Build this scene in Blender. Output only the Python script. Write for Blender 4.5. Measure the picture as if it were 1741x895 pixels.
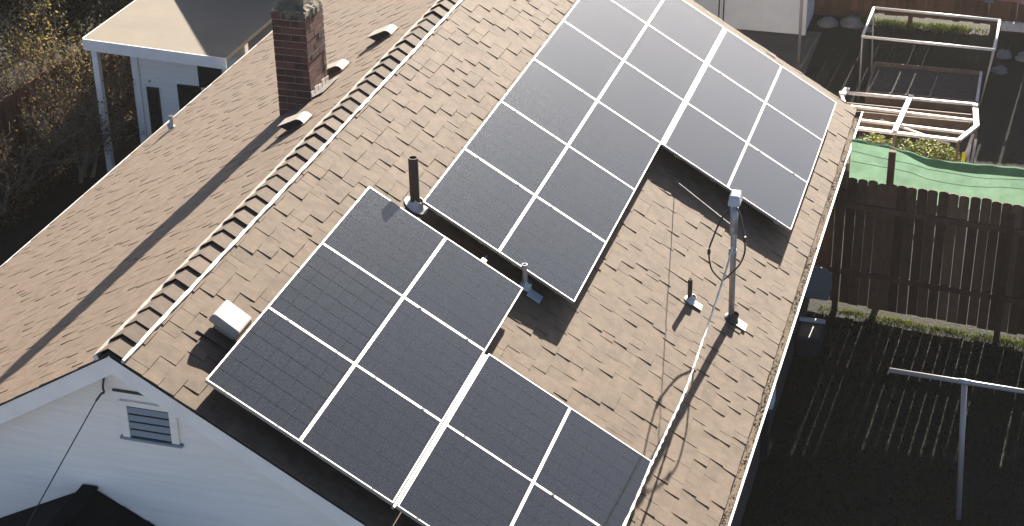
import bpy, math, random
from math import sin, cos, tan, radians, pi
from mathutils import Vector, Matrix
random.seed(7)
for o in list(bpy.data.objects): bpy.data.objects.remove(o)
SC = bpy.context.scene
COL = SC.collection

# ------------------------------------------------------------------ camera, sky, sun, exposure
PITCH = 0.53526                       # roof pitch (30.7 degrees)
CA, SA = cos(PITCH), sin(PITCH)
G = -5.3                              # ground level, ridge of the house is z = 0
CAM = Vector((7.530, -12.425, 8.172))
RX = Vector((0.957867, 0.286605, -0.018644)); RD = Vector((0.118472, -0.453411, -0.883393)); RF = Vector((-0.261638, 0.843964, -0.468263))
FOC = 3080.5
cam = bpy.data.cameras.new("camera"); camo = bpy.data.objects.new("camera", cam); COL.objects.link(camo)
camo.matrix_world = Matrix(((RX.x, -RD.x, -RF.x, CAM.x), (RX.y, -RD.y, -RF.y, CAM.y), (RX.z, -RD.z, -RF.z, CAM.z), (0, 0, 0, 1)))
cam.sensor_width = 36; cam.lens = FOC / 1741 * 36; cam.clip_start = 0.1; cam.clip_end = 3000
SC.camera = camo

SUN_EL, SUN_AZ = radians(20.5), radians(3.0)     # azimuth clockwise from +Y
world = bpy.data.worlds.new("World"); SC.world = world; world.use_nodes = True
wn = world.node_tree.nodes; wl = world.node_tree.links
sky = wn.new("ShaderNodeTexSky"); sky.sky_type = 'NISHITA'; sky.sun_disc = False
sky.sun_elevation = SUN_EL; sky.sun_rotation = SUN_AZ; sky.altitude = 50; sky.air_density = 0.5; sky.dust_density = 1.0; sky.ozone_density = 1.2
bg = wn["Background"]; bg.inputs["Strength"].default_value = 0.05
wl.new(sky.outputs[0], bg.inputs[0])
sd = bpy.data.lights.new("sun", 'SUN'); sd.energy = 5.0; sd.angle = radians(0.5); sd.color = (1.0, 0.91, 0.79)
so = bpy.data.objects.new("sun", sd); COL.objects.link(so)
SUN = Vector((sin(SUN_AZ) * cos(SUN_EL), cos(SUN_AZ) * cos(SUN_EL), sin(SUN_EL)))
so.rotation_euler = SUN.to_track_quat('Z', 'Y').to_euler(); so.location = (0, 30, 30)
SC.view_settings.view_transform = 'Standard'; SC.view_settings.look = 'None'; SC.view_settings.gamma = 1
SC.view_settings.use_curve_mapping = False
SC.view_settings.exposure = 2.2
SC.render.engine = 'CYCLES'; SC.cycles.max_bounces = 6; SC.cycles.diffuse_bounces = 3; SC.cycles.glossy_bounces = 3; SC.cycles.volume_bounces = 0

# ------------------------------------------------------------------ helpers
def V(*a): return Vector(a)
def pix(P):
    d = Vector(P) - CAM; z = d.dot(RF)
    return (870.5 + FOC * d.dot(RX) / z, 447.5 + FOC * d.dot(RD) / z, z)

class MB:
    def __init__(s): s.v = []; s.f = []
    def add(s, vs, fs):
        b = len(s.v); s.v += [tuple(v) for v in vs]; s.f += [tuple(i + b for i in f) for f in fs]; return s
    def hexa(s, p):   # 8 points: bottom loop 0-3, top loop 4-7
        return s.add(p, [(3, 2, 1, 0), (4, 5, 6, 7), (0, 1, 5, 4), (1, 2, 6, 5), (2, 3, 7, 6), (3, 0, 4, 7)])
    def box(s, x0, x1, y0, y1, z0, z1):
        return s.hexa([(x0, y0, z0), (x1, y0, z0), (x1, y1, z0), (x0, y1, z0), (x0, y0, z1), (x1, y0, z1), (x1, y1, z1), (x0, y1, z1)])
    def obox(s, M, x0, x1, y0, y1, z0, z1):
        p = [(x0, y0, z0), (x1, y0, z0), (x1, y1, z0), (x0, y1, z0), (x0, y0, z1), (x1, y0, z1), (x1, y1, z1), (x0, y1, z1)]
        return s.hexa([M @ Vector(q) for q in p])
    def bar(s, a, b, w, h=None, up=(0, 0, 1)):
        a, b = Vector(a), Vector(b); d = (b - a); L = d.length; d.normalize()
        u = Vector(up); r = d.cross(u)
        if r.length < 1e-4: r = d.cross(Vector((1, 0, 0)))
        r.normalize(); u = r.cross(d); h = h or w
        p = []
        for q in (a, b):
            p += [q - r * w / 2 - u * h / 2, q + r * w / 2 - u * h / 2, q + r * w / 2 + u * h / 2, q - r * w / 2 + u * h / 2]
        return s.add(p, [(3, 2, 1, 0), (4, 5, 6, 7), (0, 1, 5, 4), (1, 2, 6, 5), (2, 3, 7, 6), (3, 0, 4, 7)])
    def tube(s, path, rad, n=8, cap=True):
        path = [Vector(p) for p in path]; R = rad if isinstance(rad, (list, tuple)) else [rad] * len(path)
        b = len(s.v); prev = None
        for i, p in enumerate(path):
            d = path[min(i + 1, len(path) - 1)] - path[max(i - 1, 0)]
            if d.length < 1e-9: d = Vector((0, 0, 1))
            d.normalize()
            if prev is None:
                r = d.cross(Vector((0.13, 0.31, 0.94)))
                if r.length < 0.05: r = d.cross(Vector((1, 0, 0)))
            else: r = prev - d * prev.dot(d)
            r.normalize(); prev = r; u = d.cross(r)
            for k in range(n):
                t = 2 * pi * k / n; s.v.append(tuple(p + (r * cos(t) + u * sin(t)) * R[i]))
        for i in range(len(path) - 1):
            for k in range(n):
                k2 = (k + 1) % n
                s.f.append((b + i * n + k, b + i * n + k2, b + (i + 1) * n + k2, b + (i + 1) * n + k))
        if cap:
            s.f.append(tuple(b + k for k in range(n))[::-1]); e = b + (len(path) - 1) * n; s.f.append(tuple(e + k for k in range(n)))
        return s
    def lathe(s, M, prof, n=14):   # prof list of (r, z)
        b = len(s.v)
        for r, z in prof:
            for k in range(n): s.v.append(tuple(M @ Vector((r * cos(2 * pi * k / n), r * sin(2 * pi * k / n), z))))
        for i in range(len(prof) - 1):
            for k in range(n):
                k2 = (k + 1) % n; s.f.append((b + i * n + k, b + i * n + k2, b + (i + 1) * n + k2, b + (i + 1) * n + k))
        return s
    def prism(s, poly, M, d):      # polygon in local xy, extruded 0..d in z
        n = len(poly)
        vs = [M @ Vector((x, y, 0)) for x, y in poly] + [M @ Vector((x, y, d)) for x, y in poly]
        fs = [tuple(range(n))[::-1], tuple(range(n, 2 * n))] + [(i, (i + 1) % n, n + (i + 1) % n, n + i) for i in range(n)]
        return s.add(vs, fs)
    def mesh(s, name, mat, smooth=False):
        me = bpy.data.meshes.new(name); me.from_pydata(s.v, [], s.f); me.update()
        if mat: me.materials.append(mat)
        if smooth: me.polygons.foreach_set("use_smooth", [True] * len(me.polygons))
        return me
    def build(s, name, mat, parent=None, smooth=False, bevel=0):
        return link(name, s.mesh(name, mat, smooth), parent, bevel=bevel)

def link(name, me, parent=None, M=None, bevel=0):
    o = bpy.data.objects.new(name, me); COL.objects.link(o)
    if M is not None: o.matrix_basis = M
    if parent is not None:
        o.parent = parent
        if parent.type == 'EMPTY' and parent.get("w") is None: o.matrix_parent_inverse = Matrix.Translation(-Vector(parent.location))
    if bevel:
        b = o.modifiers.new("bevel", 'BEVEL'); b.width = bevel; b.segments = 2; b.limit_method = 'ANGLE'
    return o
def tag(o, label, cat, group=None):
    o["label"] = label; o["category"] = cat
    if group: o["group"] = group
    return o
def thing(name, loc, label, cat, group=None):
    o = bpy.data.objects.new(name, None); COL.objects.link(o); o.location = loc; o.empty_display_size = .1
    return tag(o, label, cat, group)
def struct(o): o["kind"] = "structure"; return o
def stuff(o): o["kind"] = "stuff"; return o

def mat(name, col, rough=.7, metal=0., spec=.5, var=.0, vscale=8., bump=0., bscale=60., trans=0., col2=None, hue=None, objvar=0., coord='Object', dist=.004):
    m = bpy.data.materials.new(name); m.use_nodes = True
    N = m.node_tree.nodes; L = m.node_tree.links; p = N["Principled BSDF"]
    p.inputs["Roughness"].default_value = rough; p.inputs["Metallic"].default_value = metal
    p.inputs["Specular IOR Level"].default_value = spec
    tc = N.new("ShaderNodeTexCoord").outputs[coord]
    src = None
    if var or col2:
        nz = N.new("ShaderNodeTexNoise"); nz.inputs["Scale"].default_value = vscale; nz.inputs["Detail"].default_value = 6; nz.inputs["Roughness"].default_value = .65
        L.new(tc, nz.inputs["Vector"])
        rp = N.new("ShaderNodeValToRGB"); rp.color_ramp.elements[0].position = .32; rp.color_ramp.elements[1].position = .68
        c2 = col2 or tuple(c * (1 + var) for c in col); c1 = col if col2 else tuple(c * (1 - var) for c in col)
        rp.color_ramp.elements[0].color = (*c1, 1); rp.color_ramp.elements[1].color = (*c2, 1)
        L.new(nz.outputs["Fac"], rp.inputs[0]); src = rp.outputs[0]
    if objvar:
        oi = N.new("ShaderNodeObjectInfo"); ge = N.new("ShaderNodeNewGeometry")
        ad = N.new("ShaderNodeMath"); ad.operation = 'ADD'; L.new(oi.outputs["Random"], ad.inputs[0]); L.new(ge.outputs["Random Per Island"], ad.inputs[1])
        fr = N.new("ShaderNodeMath"); fr.operation = 'FRACT'; L.new(ad.outputs[0], fr.inputs[0])
        mr = N.new("ShaderNodeMapRange"); mr.inputs["To Min"].default_value = 1 - objvar; mr.inputs["To Max"].default_value = 1 + objvar
        L.new(fr.outputs[0], mr.inputs["Value"])
        mx = N.new("ShaderNodeVectorMath"); mx.operation = 'SCALE'
        if src is not None: L.new(src, mx.inputs[0])
        else: mx.inputs[0].default_value = col
        L.new(mr.outputs[0], mx.inputs["Scale"]); src = mx.outputs[0]
    if src is not None: L.new(src, p.inputs["Base Color"])
    else: p.inputs["Base Color"].default_value = (*col, 1)
    if bump:
        n2 = N.new("ShaderNodeTexNoise"); n2.inputs["Scale"].default_value = bscale; n2.inputs["Detail"].default_value = 4; L.new(tc, n2.inputs["Vector"])
        bp = N.new("ShaderNodeBump"); bp.inputs["Strength"].default_value = bump; bp.inputs["Distance"].default_value = dist
        L.new(n2.outputs["Fac"], bp.inputs["Height"]); L.new(bp.outputs[0], p.inputs["Normal"])
    if trans:
        tr = N.new("ShaderNodeBsdfTranslucent"); ms = N.new("ShaderNodeMixShader"); ms.inputs[0].default_value = trans
        if src is not None: L.new(src, tr.inputs[0])
        else: tr.inputs[0].default_value = (*col, 1)
        L.new(p.outputs[0], ms.inputs[1]); L.new(tr.outputs[0], ms.inputs[2]); L.new(ms.outputs[0], N["Material Output"].inputs[0])
    return m

M = {}
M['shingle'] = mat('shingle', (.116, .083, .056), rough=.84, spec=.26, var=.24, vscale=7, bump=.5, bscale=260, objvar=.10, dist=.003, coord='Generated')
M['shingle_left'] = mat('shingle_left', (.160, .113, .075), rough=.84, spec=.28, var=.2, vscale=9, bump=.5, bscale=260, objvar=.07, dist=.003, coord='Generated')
def tune_world(m):   # let the grain run in world metres, not per piece
    N = m.node_tree.nodes; L = m.node_tree.links
    ge = N.new("ShaderNodeNewGeometry")
    for n in N:
        if n.type == 'TEX_NOISE': L.new(ge.outputs["Position"], n.inputs["Vector"])
M['cap'] = mat('cap_shingle', (.088, .064, .046), rough=.88, spec=.25, var=.2, vscale=9, bump=.5, bscale=260, objvar=.22, dist=.003)
for k in ('shingle', 'shingle_left', 'cap'): tune_world(M[k])
M['deck'] = mat('roof_felt', (.02, .017, .014), rough=.9)
M['white'] = mat('white_paint', (.86, .81, .74), rough=.5, var=.06, vscale=3, bump=.1, bscale=40)
M['siding'] = mat('white_siding', (.88, .81, .72), rough=.6, var=.07, vscale=2.2, bump=.1, bscale=30)
def streak(m, sc):     # stretch the dirt along the boards
    N = m.node_tree.nodes; L = m.node_tree.links; tc = N.new("ShaderNodeTexCoord"); mp = N.new("ShaderNodeMapping"); mp.inputs["Scale"].default_value = sc
    L.new(tc.outputs["Object"], mp.inputs[0])
    for n in N:
        if n.type == 'TEX_NOISE': L.new(mp.outputs[0], n.inputs["Vector"])
streak(M['siding'], (.5, .5, 9))
M['shedw'] = mat('shed_white', (.82, .82, .80), rough=.6, var=.05, vscale=3)
M['alu'] = mat('aluminium', (.40, .385, .36), rough=.5, metal=.6, var=.12, vscale=6)
M['clamp'] = mat('dark_clamp', (.03, .03, .03), rough=.5, metal=.5)
M['galv'] = mat('galvanised', (.42, .43, .44), rough=.5, metal=.7, var=.12, vscale=14)
M['iron'] = mat('rusty_iron', (.055, .035, .026), rough=.7, var=.3, vscale=30, bump=.2)
M['vent'] = mat('painted_vent', (.30, .26, .21), rough=.65, var=.1, vscale=6)
M['dark'] = mat('dark_inside_and_shade', (.01, .01, .01), rough=.9)
M['ridgevent'] = mat('ridge_vent_plastic', (.55, .50, .43), rough=.5, var=.2, vscale=12, bump=.4, bscale=25)
M['brick'] = mat('red_brick', (.078, .030, .021), rough=.85, var=.3, vscale=20, bump=.5, bscale=80, objvar=.45)
M['mortar'] = mat('mortar', (.30, .24, .20), rough=.95, var=.3, vscale=25, bump=.5)
M['crown'] = mat('mossy_mortar', (.03, .03, .028), rough=.95, col2=(.20, .18, .11), vscale=7, bump=.8, bscale=30, dist=.02)
M['lead'] = mat('lead_flashing', (.30, .28, .26), rough=.5, metal=.3, var=.3, vscale=10)
M['bluepipe'] = mat('pale_flashing', (.42, .50, .54), rough=.5, var=.08)
M['plasticw'] = mat('white_plastic', (.48, .50, .51), rough=.5, var=.1, vscale=12)
M['cablew'] = mat('cable_sleeve', (.66, .62, .55), rough=.6, var=.15, vscale=30)
M['cabled'] = mat('dark_cable', (.045, .035, .03), rough=.6)
M['wire'] = mat('steel_wire', (.35, .34, .33), rough=.4, metal=.6)
M['gutter'] = mat('gutter_white', (.72, .71, .68), rough=.45, var=.08, vscale=4)
M['gutter_shaded'] = mat('gutter_shade_grey', (.10, .10, .10), rough=.6, var=.15, vscale=4)  # white gutter's body toned dark to stand for shade on its outer face
M['silt'] = mat('gutter_silt', (.15, .115, .085), rough=.9, spec=.1, var=.3, vscale=15)
M['litter'] = mat('pale_leaf_litter', (.13, .10, .07), rough=.9, spec=.1, objvar=.15, trans=.0)
M['leaf_dry'] = mat('dry_leaves', (.16, .095, .04), rough=.8, objvar=.5, trans=.25)
M['picket'] = mat('fence_wood', (.105, .050, .029), rough=.85, spec=.2, var=.28, vscale=5, bump=.5, bscale=40, objvar=.35)
M['net'] = mat('green_shade_net', (.105, .175, .12), rough=.85, spec=.2, var=.16, vscale=5, trans=.5)
M['picket_new'] = mat('newer_fence_wood', (.19, .10, .055), rough=.8, spec=.2, var=.25, vscale=5, bump=.4, bscale=40, objvar=.2)
M['netline'] = mat('green_string', (.03, .10, .06), rough=.8)
M['pvc'] = mat('white_pvc', (.62, .58, .54), rough=.4)
M['timberw'] = mat('painted_timber', (.55, .50, .46), rough=.6, var=.18, vscale=9)
M['timberb'] = mat('brown_timber', (.13, .085, .06), rough=.8, var=.3, vscale=6)
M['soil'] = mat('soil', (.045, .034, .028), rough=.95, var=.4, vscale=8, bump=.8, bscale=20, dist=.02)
M['plant'] = mat('salad_leaf', (.30, .33, .05), rough=.6, objvar=.35, trans=.65)
M['yellow'] = mat('yellow_plastic', (.75, .62, .02), rough=.4)
M['rock'] = mat('grey_rock', (.14, .14, .14), rough=.9, var=.3, vscale=5, bump=.6, bscale=15, dist=.02)
M['pole'] = mat('grey_pole', (.36, .33, .31), rough=.5, metal=.3)
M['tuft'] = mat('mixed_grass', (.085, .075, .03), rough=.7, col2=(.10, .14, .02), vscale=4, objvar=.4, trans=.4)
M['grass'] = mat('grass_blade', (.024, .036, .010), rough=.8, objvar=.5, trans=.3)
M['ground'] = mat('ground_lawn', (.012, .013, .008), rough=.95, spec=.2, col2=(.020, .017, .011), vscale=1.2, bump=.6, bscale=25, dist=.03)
M['path'] = mat('paving', (.085, .07, .06), rough=.9, var=.2, vscale=2.5)
M['concrete'] = mat('bounce_concrete', (.30, .28, .25), rough=.9, var=.15, vscale=.6)
M['bark'] = mat('bark', (.21, .165, .12), rough=.9, spec=.2, var=.3, vscale=10)
M['leafb'] = mat('brown_leaf', (.10, .075, .035), rough=.8, spec=.2, objvar=.5, trans=.5)
M['leafy'] = mat('yellow_leaf', (.16, .125, .04), rough=.8, spec=.2, objvar=.5, trans=.5)
M['leafg'] = mat('dark_leaf', (.022, .024, .012), rough=.8, spec=.15, objvar=.5, trans=.25)
M['tanroof'] = mat('tan_roofing', (.165, .135, .095), rough=.85, var=.1, vscale=1.5, bump=.3, bscale=60)
M['pane'] = mat('window_glass', (.01, .011, .013), rough=.08, spec=.6)
M['darkroof'] = mat('dark_shingle', (.009, .010, .009), rough=.9, spec=.2, var=.3, vscale=3, bump=.5, bscale=120)
M['bluegrey'] = mat('grey_plastic', (.018, .02, .024), rough=.5)
M['slat'] = mat('grey_slat', (.22, .26, .29), rough=.55)
M['lid'] = mat('clouded_plastic', (.16, .19, .19), rough=.4, trans=.3)

# solar glass: dark cells with faint gaps and a film of dust
def panel_mat(name, gridamt):
    m = bpy.data.materials.new(name); m.use_nodes = True
    N = m.node_tree.nodes; L = m.node_tree.links; p = N["Principled BSDF"]
    tc = N.new("ShaderNodeTexCoord"); sep = N.new("ShaderNodeSeparateXYZ"); L.new(tc.outputs["Object"], sep.inputs[0])
    def lines(out, n, w):
        a = N.new("ShaderNodeMath"); a.operation = 'MULTIPLY'; a.inputs[1].default_value = n; L.new(out, a.inputs[0])
        b = N.new("ShaderNodeMath"); b.operation = 'FRACT'; L.new(a.outputs[0], b.inputs[0])
        c = N.new("ShaderNodeMath"); c.operation = 'LESS_THAN'; c.inputs[1].default_value = w; L.new(b.outputs[0], c.inputs[0]); return c.outputs[0]
    l1 = lines(sep.outputs[1], 1 / .228, .07); l2 = lines(sep.outputs[0], 1 / .1605, .03)
    mxl = N.new("ShaderNodeMath"); mxl.operation = 'MAXIMUM'; L.new(l1, mxl.inputs[0]); L.new(l2, mxl.inputs[1])
    ml = N.new("ShaderNodeMath"); ml.operation = 'MULTIPLY'; ml.inputs[1].default_value = gridamt; L.new(mxl.outputs[0], ml.inputs[0])
    ge = N.new("ShaderNodeNewGeometry")
    nz = N.new("ShaderNodeTexNoise"); nz.inputs["Scale"].default_value = 2.2; nz.inputs["Detail"].default_value = 8; L.new(ge.outputs["Position"], nz.inputs[0])
    nf = N.new("ShaderNodeTexNoise"); nf.inputs["Scale"].default_value = 70; nf.inputs["Detail"].default_value = 3; L.new(ge.outputs["Position"], nf.inputs[0])
    av = N.new("ShaderNodeMath"); av.operation = 'MULTIPLY'; L.new(nf.outputs[0], av.inputs[0]); L.new(nf.outputs[0], av.inputs[1])
    dust = N.new("ShaderNodeMapRange"); dust.inputs["From Min"].default_value = .12; dust.inputs["From Max"].default_value = .42
    dust.inputs["To Min"].default_value = .0; dust.inputs["To Max"].default_value = 1.; L.new(av.outputs[0], dust.inputs[0])
    mc = N.new("ShaderNodeMixRGB"); mc.inputs[1].default_value = (.016, .017, .020, 1); mc.inputs[2].default_value = (.030, .030, .032, 1); L.new(dust.outputs[0], mc.inputs[0])
    mg = N.new("ShaderNodeMixRGB"); mg.inputs[2].default_value = (.002, .002, .003, 1); L.new(ml.outputs[0], mg.inputs[0]); L.new(mc.outputs[0], mg.inputs[1])
    L.new(mg.outputs[0], p.inputs["Base Color"])
    rr = N.new("ShaderNodeMapRange"); rr.inputs["To Min"].default_value = .07; rr.inputs["To Max"].default_value = .12; L.new(dust.outputs[0], rr.inputs[0]); L.new(rr.outputs[0], p.inputs["Roughness"])
    sp = N.new("ShaderNodeMath"); sp.operation = 'MULTIPLY_ADD'; sp.inputs[1].default_value = -.20; sp.inputs[2].default_value = .38
    L.new(ml.outputs[0], sp.inputs[0]); L.new(sp.outputs[0], p.inputs["Specular IOR Level"]); p.inputs["Specular Tint"].default_value = (.48, .74, 1, 1)
    bp = N.new("ShaderNodeBump"); bp.inputs["Strength"].default_value = .05; bp.inputs["Distance"].default_value = .001
    L.new(nf.outputs[0], bp.inputs["Height"]); L.new(bp.outputs[0], p.inputs["Normal"])
    return m
M['cells'] = panel_mat('solar_cells', .25)
M['cells_grid'] = panel_mat('solar_cells_lined', .5)

# ------------------------------------------------------------------ setting
mb = MB(); xs = (-150, -5.4, -4.4, 150); zs = (G - .5, G - .5, G, G)
mb.add([(x, y, z) for y in (-100, 250) for x, z in zip(xs, zs)], [(i, i + 1, i + 5, i + 4) for i in range(3)])
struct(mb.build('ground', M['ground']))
mb = MB(); mb.box(-.5, 3.3, 20.2, 23.2, G - .1, G + .02)
struct(mb.build('path', M['path']))
mb = MB(); mb.box(-60, 60, -34, -7.5, G - .6, G + .03); struct(mb.build('bounce_pavement', M['concrete']))  # out-of-view pavement added to bounce sunlight onto the shaded gable wall

# ------------------------------------------------------------------ the house
YN, YF, YFL = -0.26, 13.87, 19.0            # near and far rake
SR, SL = 5.83, 6.53              # slope lengths
house = thing('house', (0, 0, G), 'white house with brown shingled gable roof carrying the solar panels', 'house')
MR = Matrix(((CA, 0, SA, 0), (0, 1, 0, 0), (-SA, 0, CA, 0), (0, 0, 0, 1)))       # (down slope, along ridge, normal) -> world
ML = Matrix(((-CA, 0, -SA, 0), (0, -1, 0, 0), (-SA, 0, CA, 0), (0, 0, 0, 1)))
def rp(s, y, n=0.): return MR @ Vector((s, y, n))
def lp(s, y, n=0.): return ML @ Vector((s, -y, n))

mb = MB(); mb.obox(MR, .012, SR - .02, YN + .01, YF - .01, -.10, -.012); roofR = mb.build('roof_slope', M['deck'], house)
mb = MB(); mb.obox(ML, .012, SL - .02, -YFL + .01, -YN - .01, -.10, -.012); roofL = mb.build('roof_slope', M['deck'], house)

mb = MB(); mb.obox(MR, .012, 1.9, YF - .01, YFL - .01, -.10, .004); mb.build('rear_wing_roof', M['shingle'], house)
mb = MB(); mb.box(-5.2, 1.4, YF - .25, YFL - .3, G - .5, -3.6); mb.build('rear_wing_wall', M['deck'], house)
# shingles: laminated tabs of uneven width and thickness
EXPO = .166
WID = (.12, .16, .20, .25, .31); THK = (.004, .009, .014)
def tab_mesh(w, t, e):
    g = .003; m = MB()
    j = [random.uniform(-.006, .004) for _ in range(2)]
    m.hexa([(-.03, g, -.011), (e + j[0], g, -.011), (e + j[1], w - g, -.011), (-.03, w - g, -.011),
            (-.03, g, t * .35), (e + j[0], g, t), (e + j[1], w - g, t), (-.03, w - g, t * .35)])
    return m
def under_panels(s, y):
    if -.15 < y < 4.0 and .85 < s < 2.85: return True
    if -.15 < y < 2.6 and .85 < s < 4.9: return True
    if 4.5 < y < 13.2 and 1.42 < s < 3.35: return True
    if 8.9 < y < 13.2 and 1.42 < s < 5.4: return True
    return False
def lay_shingles(deck, MM, SLEN, sgn, matl, hide, left, YF):
    lib = {}
    for wi, w in enumerate(WID):
        for ti, t in enumerate(THK): lib[wi, ti] = tab_mesh(w, t * (.6 if left else 1), EXPO)
    rows = int(SLEN / EXPO); e0 = SLEN - rows * EXPO
    items = []
    for r in range(-1, rows):
        u = e0 + r * EXPO
        y = YN; hi = random.random() < .5
        while y < YF - .02:
            wi = random.choices(range(5), (1, 2, 3, 3, 2))[0]; w = WID[wi]
            if y + w > YF: w = YF - y
            hi = not hi if random.random() < (.55 if left else .75) else hi
            ti = random.choice((1, 2, 2)) if hi else 0
            items.append((u, y, w, wi, ti)); y += w
    scored = []
    for k, (u, y, w, wi, ti) in enumerate(items):
        s, yc = u + EXPO / 2, y + w / 2
        P = MM @ Vector((s, sgn * yc, 0)); px, py, d = pix(P)
        ok = -20 < px < 1760 and -20 < py < 915 and not (hide and hide(s, yc)) and u > .05 and w == WID[wi]
        scored.append((w / d / d if ok else -1, k))
    pick = set(k for sc, k in sorted(scored, reverse=True)[:300] if sc > 0)
    meshes = {}
    field = MB()
    for k, (u, y, w, wi, ti) in enumerate(items):
        y0 = y if sgn > 0 else -(y + w)
        u = max(u, .0 if u < 0 else u)
        T = MM @ Matrix.Translation((u, y0, 0))
        if k in pick:
            if (wi, ti) not in meshes: meshes[wi, ti] = lib[wi, ti].mesh('shingle', matl)
            o = link('shingle', meshes[wi, ti], deck, T)
        else:
            ee = EXPO if u > 0 else EXPO + min(0, e0 - EXPO) 
            t = THK[ti] * (.6 if left else 1); g = .003; j0, j1 = random.uniform(-.006, .004), random.uniform(-.006, .004)
            if u <= 0: ee = e0
            up = -.03 if u > 0 else 0
            field.hexa([T @ Vector(q) for q in ((up, g, -.011), (ee + j0, g, -.011), (ee + j1, w - g, -.011), (up, w - g, -.011),
                        (up, g, t * .35), (ee + j0, g, t), (ee + j1, w - g, t), (up, w - g, t * .35))])
    stuff(field.build('shingle_field', matl, deck))
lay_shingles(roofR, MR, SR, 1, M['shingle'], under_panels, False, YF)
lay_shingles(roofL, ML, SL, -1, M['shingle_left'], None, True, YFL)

# ridge vent (pale edge strips) and ridge caps
def vee(m, y0, y1, half, n0, n1, th):   # folded strip over the ridge; n0/n1 lift at near/far end
    pts = []
    for y, n in ((y0, n0), (y1, n1)):
        pts += [lp(half, y, n), Vector((0, y, n / CA)), rp(half, y, n), rp(half, y, n - th), Vector((0, y, (n - th) / CA)), lp(half, y, n - th)]
    m.add(pts, [(0, 1, 7, 6), (1, 2, 8, 7), (2, 3, 9, 8), (3, 4, 10, 9), (4, 5, 11, 10), (5, 0, 6, 11), (0, 5, 4, 1), (1, 4, 3, 2), (6, 7, 10, 11), (7, 8, 9, 10)])
for side, f, wd in (('L', lp, .040), ('R', rp, .026)):
    m = MB(); y = YN; 
    ys = [YN + i * .12 for i in range(int((YF - YN) / .12) + 1)]
    pts = []; fs = []
    for i, yy in enumerate(ys):
        w = wd + random.uniform(-.006, .006); h = (.058 if side == 'L' else .040) + random.uniform(-.004, .004)
        pts += [f(.125, yy, .0), f(.122, yy, h), f(.125 + w, yy, h - .006), f(.125 + w + .004, yy, .0)]
        if i:
            b = 4 * i
            for a, c in ((0, 1), (1, 2), (2, 3)): fs.append((b - 4 + a, b - 4 + c, b + c, b + a))
    n = len(pts); fs += [(0, 1, 2, 3), (n - 4, n - 3, n - 2, n - 1)]
    m.add(pts, fs); m.build('ridge_vent_edge', M['ridgevent'], house)
m = MB(); vee(m, YN, YF, .118, .022, .022, .02); m.build('ridge_vent', M['deck'], house)
CAP = .27
y = YN + .0; capme = {}
for var in range(3):
    m = MB(); n0 = (.050, .044, .055)[var]; vee(m, 0, CAP + .03, .121, n0, .028, .006); capme[var] = m.mesh('ridge_cap', M['cap'])
while y < YF - .2:
    flat = 5.2 < y < 8.6 and False
    link('ridge_cap', capme[random.randrange(3)], house, Matrix.Translation((0, y, 0))); y += CAP

# gable wall, clapboards, rake boards
WY = .0; WX = 4.72; WXL = -5.25
def roofz(x, n=-.10): return (-x if x > 0 else x) * tan(PITCH) + n / CA
m = MB()
poly = [(WXL, G - .5), (WX, G - .5), (WX, roofz(WX)), (0, roofz(0)), (WXL, roofz(WXL))]
m.prism([(x, z - 0) for x, z in poly], Matrix(((1, 0, 0, 0), (0, 0, 1, WY + .02), (0, 1, 0, 0), (0, 0, 0, 1))), .12)
gw = m.build('gable_wall', M['siding'], house)
m = MB(); m.prism(poly, Matrix(((1, 0, 0, 0), (0, 0, 1, YF - .4), (0, 1, 0, 0), (0, 0, 0, 1))), .12); m.build('gable_wall', M['siding'], house)
m = MB(); m.box(WX - .12, WX, WY + .15, YF - .45, G, roofz(WX) - .0); m.build('side_wall', M['siding'], house)
m = MB(); m.box(WX + .002, WX + .02, WY + .1, YF - .45, G, G + .62); m.build('wall_foot_shade', M['soil'], house)  # white wall foot covered in the soil colour to stand for shade
m = MB(); m.box(WXL, WXL + .12, WY + .15, YF - .45, G - .5, roofz(WXL)); m.build('side_wall', M['siding'], house)
z = G + .2; BE = .125
while z < -.32:
    zt = min(z + BE + .015, -.17)
    def half(zz): return (-zz - .10 / CA) / tan(PITCH) - .015
    xa0, xa1 = -min(half(z), -WXL), -min(half(zt), -WXL); xb0, xb1 = min(half(z), WX), min(half(zt), WX)
    m = MB(); m.hexa([(xa0, WY - .006, z), (xb0, WY - .006, z), (xb0, WY + .02, z), (xa0, WY + .02, z), (xa1, WY + .013, zt), (xb1, WY + .013, zt), (xb1, WY + .02, zt), (xa1, WY + .02, zt)])
    m.build('clapboard', M['siding'], gw); z += BE
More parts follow.
